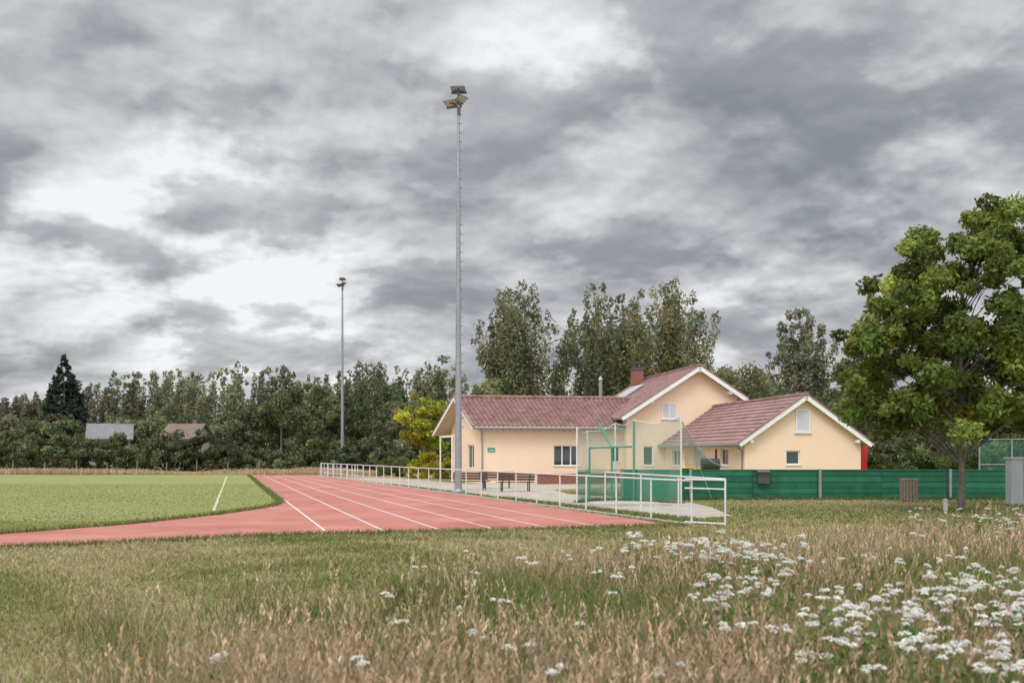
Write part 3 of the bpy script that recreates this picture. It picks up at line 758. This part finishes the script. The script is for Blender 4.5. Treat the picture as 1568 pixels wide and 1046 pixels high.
def along(pts, n, jit):
    pts = np.array(pts, float); seg = np.linalg.norm(np.diff(pts, axis=0), axis=1); cs = np.concatenate([[0], np.cumsum(seg)])
    s = R.uniform(0, cs[-1], n); return np.stack([np.interp(s, cs, pts[:, 0]), np.interp(s, cs, pts[:, 1])], 1)+R.normal(0, jit, (n, 2))
P = np.concatenate([along(field[:9], 12000, .07), along([(4.25, 38.42), (19.4, 38.42)], 4500, .06), along([(4.9, 24.5), (2.7, 31), (-.3, 39.5)], 2500, .12),
                    along([(13.75, 30.5), (13.8, 30.6)], 500, .3), along([(2.4, 36), (2.9, 37.6), (4, 38.1), (6.1, 35.6)], 1500, .1),
                    along([(-9.3, 17.95), (-7.4, 19.2), (-4.9, 20.98), (-.2, 22.2), (4.2, 23.9)], 5000, .09)])
H = R.uniform(.04, .15, len(P)); Cc = np.array([.17, .19, .06])*np.exp(R.normal(0, .25, len(P)))[:, None]
V, Q, C4, _ = blades(P, H, .02+0*H, R.uniform(.2, .8, len(P)), Cc); np_mesh('edge_grass', V, Q, C4, M_grass)

P = np.concatenate([np.stack([R.uniform(-110, -13, 26000), R.uniform(90, 96, 26000)], 1), np.stack([R.uniform(-22, -10, 9000), R.uniform(84, 104, 9000)], 1)])
P = P[~inpoly(P, track)]
H = R.uniform(.15, .5, len(P))*np.clip(patch(P, .2)+.4, .3, 1.3); Cc = np.array([.46, .35, .21])*np.exp(R.normal(0, .2, len(P)))[:, None]
V, Q, C4, _ = blades(P, H, .09+0*H, R.uniform(.1, .5, len(P)), Cc); np_mesh('dry_reed_grass', V, Q, C4, M_grass)

parts = []
P = sample(160000, 3.2, 24, .66, 1.2, 1.25); a = tall_amt(P); P = P[(a > R.uniform(-.6, .9, len(P)))]
H = R.uniform(.14, .48, len(P)); W = .005+.0006*P[:, 1]
mf = np.clip(patch(P, .8)*1.0-.45+R.normal(0, .28, len(P)), 0, 1)[:, None]
Cc = (np.array([.165, .195, .058])*(1-mf)+np.array([.39, .315, .175])*mf)*np.exp(R.normal(0, .28, len(P)))[:, None]
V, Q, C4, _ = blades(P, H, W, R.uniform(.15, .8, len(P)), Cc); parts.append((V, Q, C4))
P = sample(50000, 3.4, 25, .66, 1.2, 1.2); a = tall_amt(P)
dens = np.clip(patch(P+3, .8)*1.9-.25, .05, 1)*np.where((P[:, 0] > .28*P[:, 1]) & (P[:, 1] < 10.5), .45, 1.)
P = P[(a > R.uniform(-.3, 1.2, len(P))) & (R.random(len(P)) < dens)]
H = R.uniform(.30, .66, len(P)); W = .003+.00035*P[:, 1]
beige = np.array([.54, .42, .28]); pink = np.array([.40, .26, .185])
mf = R.random((len(P), 1))*.6+.4*np.clip(patch(P, .5), 0, 1)[:, None]; Cc = (beige*mf+pink*(1-mf))*np.exp(R.normal(0, .25, len(P)))[:, None]
ln = R.uniform(.1, .5, len(P))
V, Q, C4, tip = blades(P, H, W, ln, Cc*.85); parts.append((V, Q, C4))
base = np.concatenate([P, np.zeros((len(P), 1))], 1); dr = tip-base; dr /= np.linalg.norm(dr, axis=1, keepdims=True)
K = 5; hl = R.uniform(.06, .15, len(P))
for k in range(K):
    pos = tip-dr*(hl*(k/K))[:, None]+R.normal(0, .004+.0012*k, (len(P), 3))
    n = len(P); a_ = dr+R.normal(0, .28, (n, 3)); a_ /= np.linalg.norm(a_, axis=1, keepdims=True)
    b_ = np.cross(R.normal(size=(n, 3)), a_); b_ /= np.linalg.norm(b_, axis=1, keepdims=True)
    s = (R.uniform(.014, .026, n)+.0004*P[:, 1])[:, None]; wd = s*.26
    Vq = np.stack([pos-a_*s, pos+b_*wd, pos+a_*s, pos-b_*wd], 1).reshape(-1, 3)
    parts.append((Vq, np.arange(4*n).reshape(n, 4), np.repeat(np.clip(Cc*1.1, 0, 1), 4, 0)))
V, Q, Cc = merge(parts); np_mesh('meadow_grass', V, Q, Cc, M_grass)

# yarrow
heads = []
def cluster(cx, cy, rx, ry, n, zl=.46, zh=.66):
    for _ in range(n):
        x, y, z = cx+R.normal()*rx, cy+R.normal()*ry, R.uniform(zl, zh)
        for _ in range(R.integers(1, 5)): heads.append((x+R.normal()*.042, y+R.normal()*.042, z+R.normal()*.015))
cluster(2.5, 11.3, .30, .8, 52); cluster(1.75, 12.8, .22, .5, 18); cluster(3.0, 12.3, .25, .7, 12)
cluster(3.6, 7.9, .6, .5, 46); cluster(2.5, 7.0, .4, .6, 30); cluster(4.3, 8.8, .35, .5, 32); cluster(2.9, 5.7, .5, .5, 34); cluster(1.9, 6.2, .3, .6, 12); cluster(2.2, 8.8, .3, .5, 12)
cluster(8.2, 16.5, .6, 1.5, 34); cluster(9.6, 19, .7, 1.0, 20); cluster(4.6, 7.5, .5, .8, 28); cluster(1.2, 9.5, 1.2, 2.0, 14); cluster(4.5, 12, 1.0, 1.6, 12)
for X, Y in ((-.5, 10.5), (.28, 11), (.8, 10.2), (-.85, 7), (-1.75, 6.1), (.19, 6.3), (.05, 6.2), (-.5, 7.5), (1.8, 7.9), (-1.1, 9), (-.9, 5.9), (.25, 5.4), (.9, 5.6), (-.3, 6.9), (.8, 8.7), (-.1, 8.1)):
    cluster(X, Y, .05, .06, 1, .44, .54)
heads = np.array(heads); heads = heads[heads[:, 1] > 4.6]
nh = len(heads); K = 40
hr = R.uniform(.018, .044, nh)
r = np.sqrt(R.random((nh, K))); th = R.uniform(0, 6.283, (nh, K))
pp = np.stack([heads[:, None, 0]+hr[:, None]*r*np.cos(th), heads[:, None, 1]+hr[:, None]*r*np.sin(th), heads[:, None, 2]+.014*(1-r**2)+R.normal(0, .004, (nh, K))], 2).reshape(-1, 3)
Cc = np.array([.85, .84, .79])*np.repeat(R.uniform(.78, 1.04, nh), K)[:, None]*R.uniform(.85, 1.05, (len(pp), 1)); 
up = np.zeros_like(pp); up[:, 2] = 1.0; up[:, 1] = -.6
parts = [leaves_mesh(pp, R.uniform(.007, .012, len(pp)), np.clip(Cc, 0, .88), bias=up, flat=.5)]
V, Q, C4, _ = blades(heads[:, :2], heads[:, 2]+.0, np.full(nh, .007), np.full(nh, .001), np.tile(np.array([.20, .24, .09]), (nh, 1))); parts.append((V, Q, C4))
K = 12; f = R.uniform(.15, .8, (nh, K))
pp = np.stack([heads[:, None, 0]+R.normal(0, .02, (nh, K)), heads[:, None, 1]+R.normal(0, .02, (nh, K)), heads[:, None, 2]*f], 2).reshape(-1, 3)
parts.append(leaves_mesh(pp, R.uniform(.015, .04, len(pp)), np.tile(np.array([.15, .21, .065]), (len(pp), 1))*R.uniform(.7, 1.3, (len(pp), 1))))
V, Q, Cc = merge(parts); np_mesh('yarrow_flowers', V, Q, Cc, M_petal)
P = sample(1500, 4.5, 17); P = P[(~inpoly(P, track))]
n = len(P); hz = np.where(tall_amt(P) > 0, R.uniform(.2, .45, n), R.uniform(.06, .16, n))
pp = np.repeat(np.concatenate([P, hz[:, None]], 1), 4, 0)+R.normal(0, .005, (4*n, 3))
parts = [leaves_mesh(pp, R.uniform(.007, .012, len(pp)), np.array([.66, .34, .04])*R.uniform(.7, 1.2, (len(pp), 1)), flat=.6)]
V, Q, C4, _ = blades(P, hz, np.full(n, .005), np.full(n, .001), np.tile(np.array([.18, .21, .08]), (n, 1))); parts.append((V, Q, C4))
V, Q, Cc = merge(parts); np_mesh('hawkweed_flowers', V, Q, Cc, M_petal)

# ------------------------------------------------------------ sky
w = bpy.data.worlds.new('World'); scene.world = w; w.use_nodes = True
nt = w.node_tree; N, L = nt.nodes, nt.links
bg = N['Background']; bg.inputs['Strength'].default_value = .1
def math_(op, a, b=None, c=None, clamp=False):
    n = N.new('ShaderNodeMath'); n.operation = op; n.use_clamp = clamp
    for i, v in enumerate((a, b, c)):
        if v is None: continue
        if isinstance(v, (int, float)): n.inputs[i].default_value = v
        else: L.new(v, n.inputs[i])
    return n.outputs[0]
def vmath(op, a, b=None):
    n = N.new('ShaderNodeVectorMath'); n.operation = op
    for i, v in enumerate((a, b)):
        if v is None: continue
        if isinstance(v, tuple): n.inputs[i].default_value = v
        else: L.new(v, n.inputs[i])
    return n
def mr(src, a, b, c, d, smooth=True):
    n = N.new('ShaderNodeMapRange'); n.interpolation_type = 'SMOOTHSTEP' if smooth else 'LINEAR'
    L.new(src, n.inputs[0])
    for i, v in enumerate((a, b, c, d)): n.inputs[i+1].default_value = v
    return n.outputs[0]
tc = N.new('ShaderNodeTexCoord'); D = vmath('NORMALIZE', tc.outputs['Generated']).outputs[0]
sep = N.new('ShaderNodeSeparateXYZ'); L.new(D, sep.inputs[0])
zc = math_('ADD', math_('MAXIMUM', sep.outputs[2], 0.), .36)
cmb = N.new('ShaderNodeCombineXYZ'); L.new(math_('DIVIDE', sep.outputs[0], zc), cmb.inputs[0]); L.new(math_('DIVIDE', sep.outputs[1], zc), cmb.inputs[1])
P0 = cmb.outputs[0]
def noise(vec, sc, det=8, ro=.55, dist=0., off=(0, 0, 0)):
    n = N.new('ShaderNodeTexNoise'); n.inputs['Scale'].default_value = sc; n.inputs['Detail'].default_value = det
    n.inputs['Roughness'].default_value = ro; n.inputs['Distortion'].default_value = dist
    L.new(vmath('ADD', vec, off).outputs[0], n.inputs['Vector']); return n.outputs['Fac']
A0 = noise(P0, 1.9, 3, .5, 0, (3.1, 1.7, 0))
def dens(off):
    return noise(P0, 3.8, 7, .52, .08, (5.7+off[0], 6.2+off[1], .5))
n0 = dens((0, 0)); n1 = dens((.012, .055)); n2 = dens((.004, .018))
B = math_('MULTIPLY_ADD', math_('SUBTRACT', A0, .5), -.45, .60)
B = math_('MULTIPLY_ADD', math_('SUBTRACT', n0, .5), -.22, B)
B = math_('ADD', B, mr(n0, .50, .56, .04, -.055))
B = math_('MULTIPLY_ADD', math_('SUBTRACT', n0, n1), -.95, B)
B = math_('MULTIPLY_ADD', math_('SUBTRACT', n0, n2), -1.0, B)
G = None
def blob(px, py, rad, amt):
    global G
    v = Vector(((px-784)/1524, 1, (698-py)/1524)).normalized()
    d = vmath('DOT_PRODUCT', D, tuple(v)).outputs['Value']
    t = mr(d, math.cos(math.radians(rad)), 1, 0, amt)
    G = t if G is None else math_('ADD', G, t)
for px, py, rad, amt in ((300, 400, 9, .26), (540, 450, 7, .16), (60, 370, 6, .14), (880, 60, 9, .14), (430, 90, 10, .04), (1130, 500, 6, .16), (1290, 370, 5, .16), (100, 250, 8, .04),
                         (1480, 230, 7, .10), (420, 560, 9, .12), (900, 250, 5, .06)):
    blob(px, py, rad, amt)
B = math_('MULTIPLY_ADD', G, mr(n0, .40, .58, 1.3, .4), B)
G = None
for px, py, rad, amt in ((1250, 120, 11, -.17), (1500, 110, 9, -.17), (1050, 320, 12, -.21), (30, 340, 4, -.10), (180, 490, 7, -.15), (650, 290, 8, -.10), (1320, 460, 8, -.17), (650, 530, 7, -.10), (240, 290, 3, -.12), (130, 130, 7, -.05)):
    blob(px, py, rad, amt)
B = math_('MULTIPLY_ADD', G, mr(n0, .35, .60, .65, 1.2), B)
rp = N.new('ShaderNodeValToRGB'); L.new(B, rp.inputs[0])
e = rp.color_ramp.elements
e[0].position = .05; e[0].color = (.25, .265, .29, 1); e[1].position = .99; e[1].color = (.93, .935, .95, 1)
for p_, c_ in ((.3, (.335, .35, .375, 1)), (.5, (.455, .465, .485, 1)), (.72, (.65, .66, .675, 1))):
    x = e.new(p_); x.color = c_
boost = math_('ADD', mr(sep.outputs[2], .42, .9, 1., 3.0), mr(sep.outputs[1], .3, -.6, 0, 1.2))  # brightness added overhead and behind the camera, out of view, to light the scene
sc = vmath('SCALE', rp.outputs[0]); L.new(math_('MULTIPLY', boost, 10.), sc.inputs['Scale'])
sky = N.new('ShaderNodeTexSky'); sky.sky_type = 'NISHITA'; sky.sun_disc = False
SE, SR = math.radians(48), math.radians(212)
sky.sun_elevation = SE; sky.sun_rotation = SR
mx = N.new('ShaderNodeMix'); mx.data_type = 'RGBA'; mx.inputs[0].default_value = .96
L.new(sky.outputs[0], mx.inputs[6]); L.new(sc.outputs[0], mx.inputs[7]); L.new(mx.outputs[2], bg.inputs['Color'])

sd = bpy.data.lights.new('sun', 'SUN'); sd.energy = 1.4; sd.angle = math.radians(20); sd.color = (1, .95, .88)
so = bpy.data.objects.new('sun', sd); COL.objects.link(so)
sv = Vector((math.sin(SR)*math.cos(SE), math.cos(SR)*math.cos(SE), math.sin(SE)))
so.rotation_euler = sv.to_track_quat('Z', 'Y').to_euler(); so.location = sv*50

cam = bpy.data.cameras.new('camera'); co = bpy.data.objects.new('camera', cam); COL.objects.link(co)
co.location = (0, 0, 1.7); co.rotation_euler = (math.radians(90), 0, 0)
cam.lens = 35; cam.sensor_width = 36; cam.shift_y = .1116; cam.clip_end = 3000; cam.clip_start = .1
cam.dof.use_dof = True; cam.dof.focus_distance = 42; cam.dof.aperture_fstop = 2.4
scene.camera = co
scene.view_settings.view_transform = 'Standard'; scene.view_settings.look = 'None'; scene.view_settings.exposure = 0
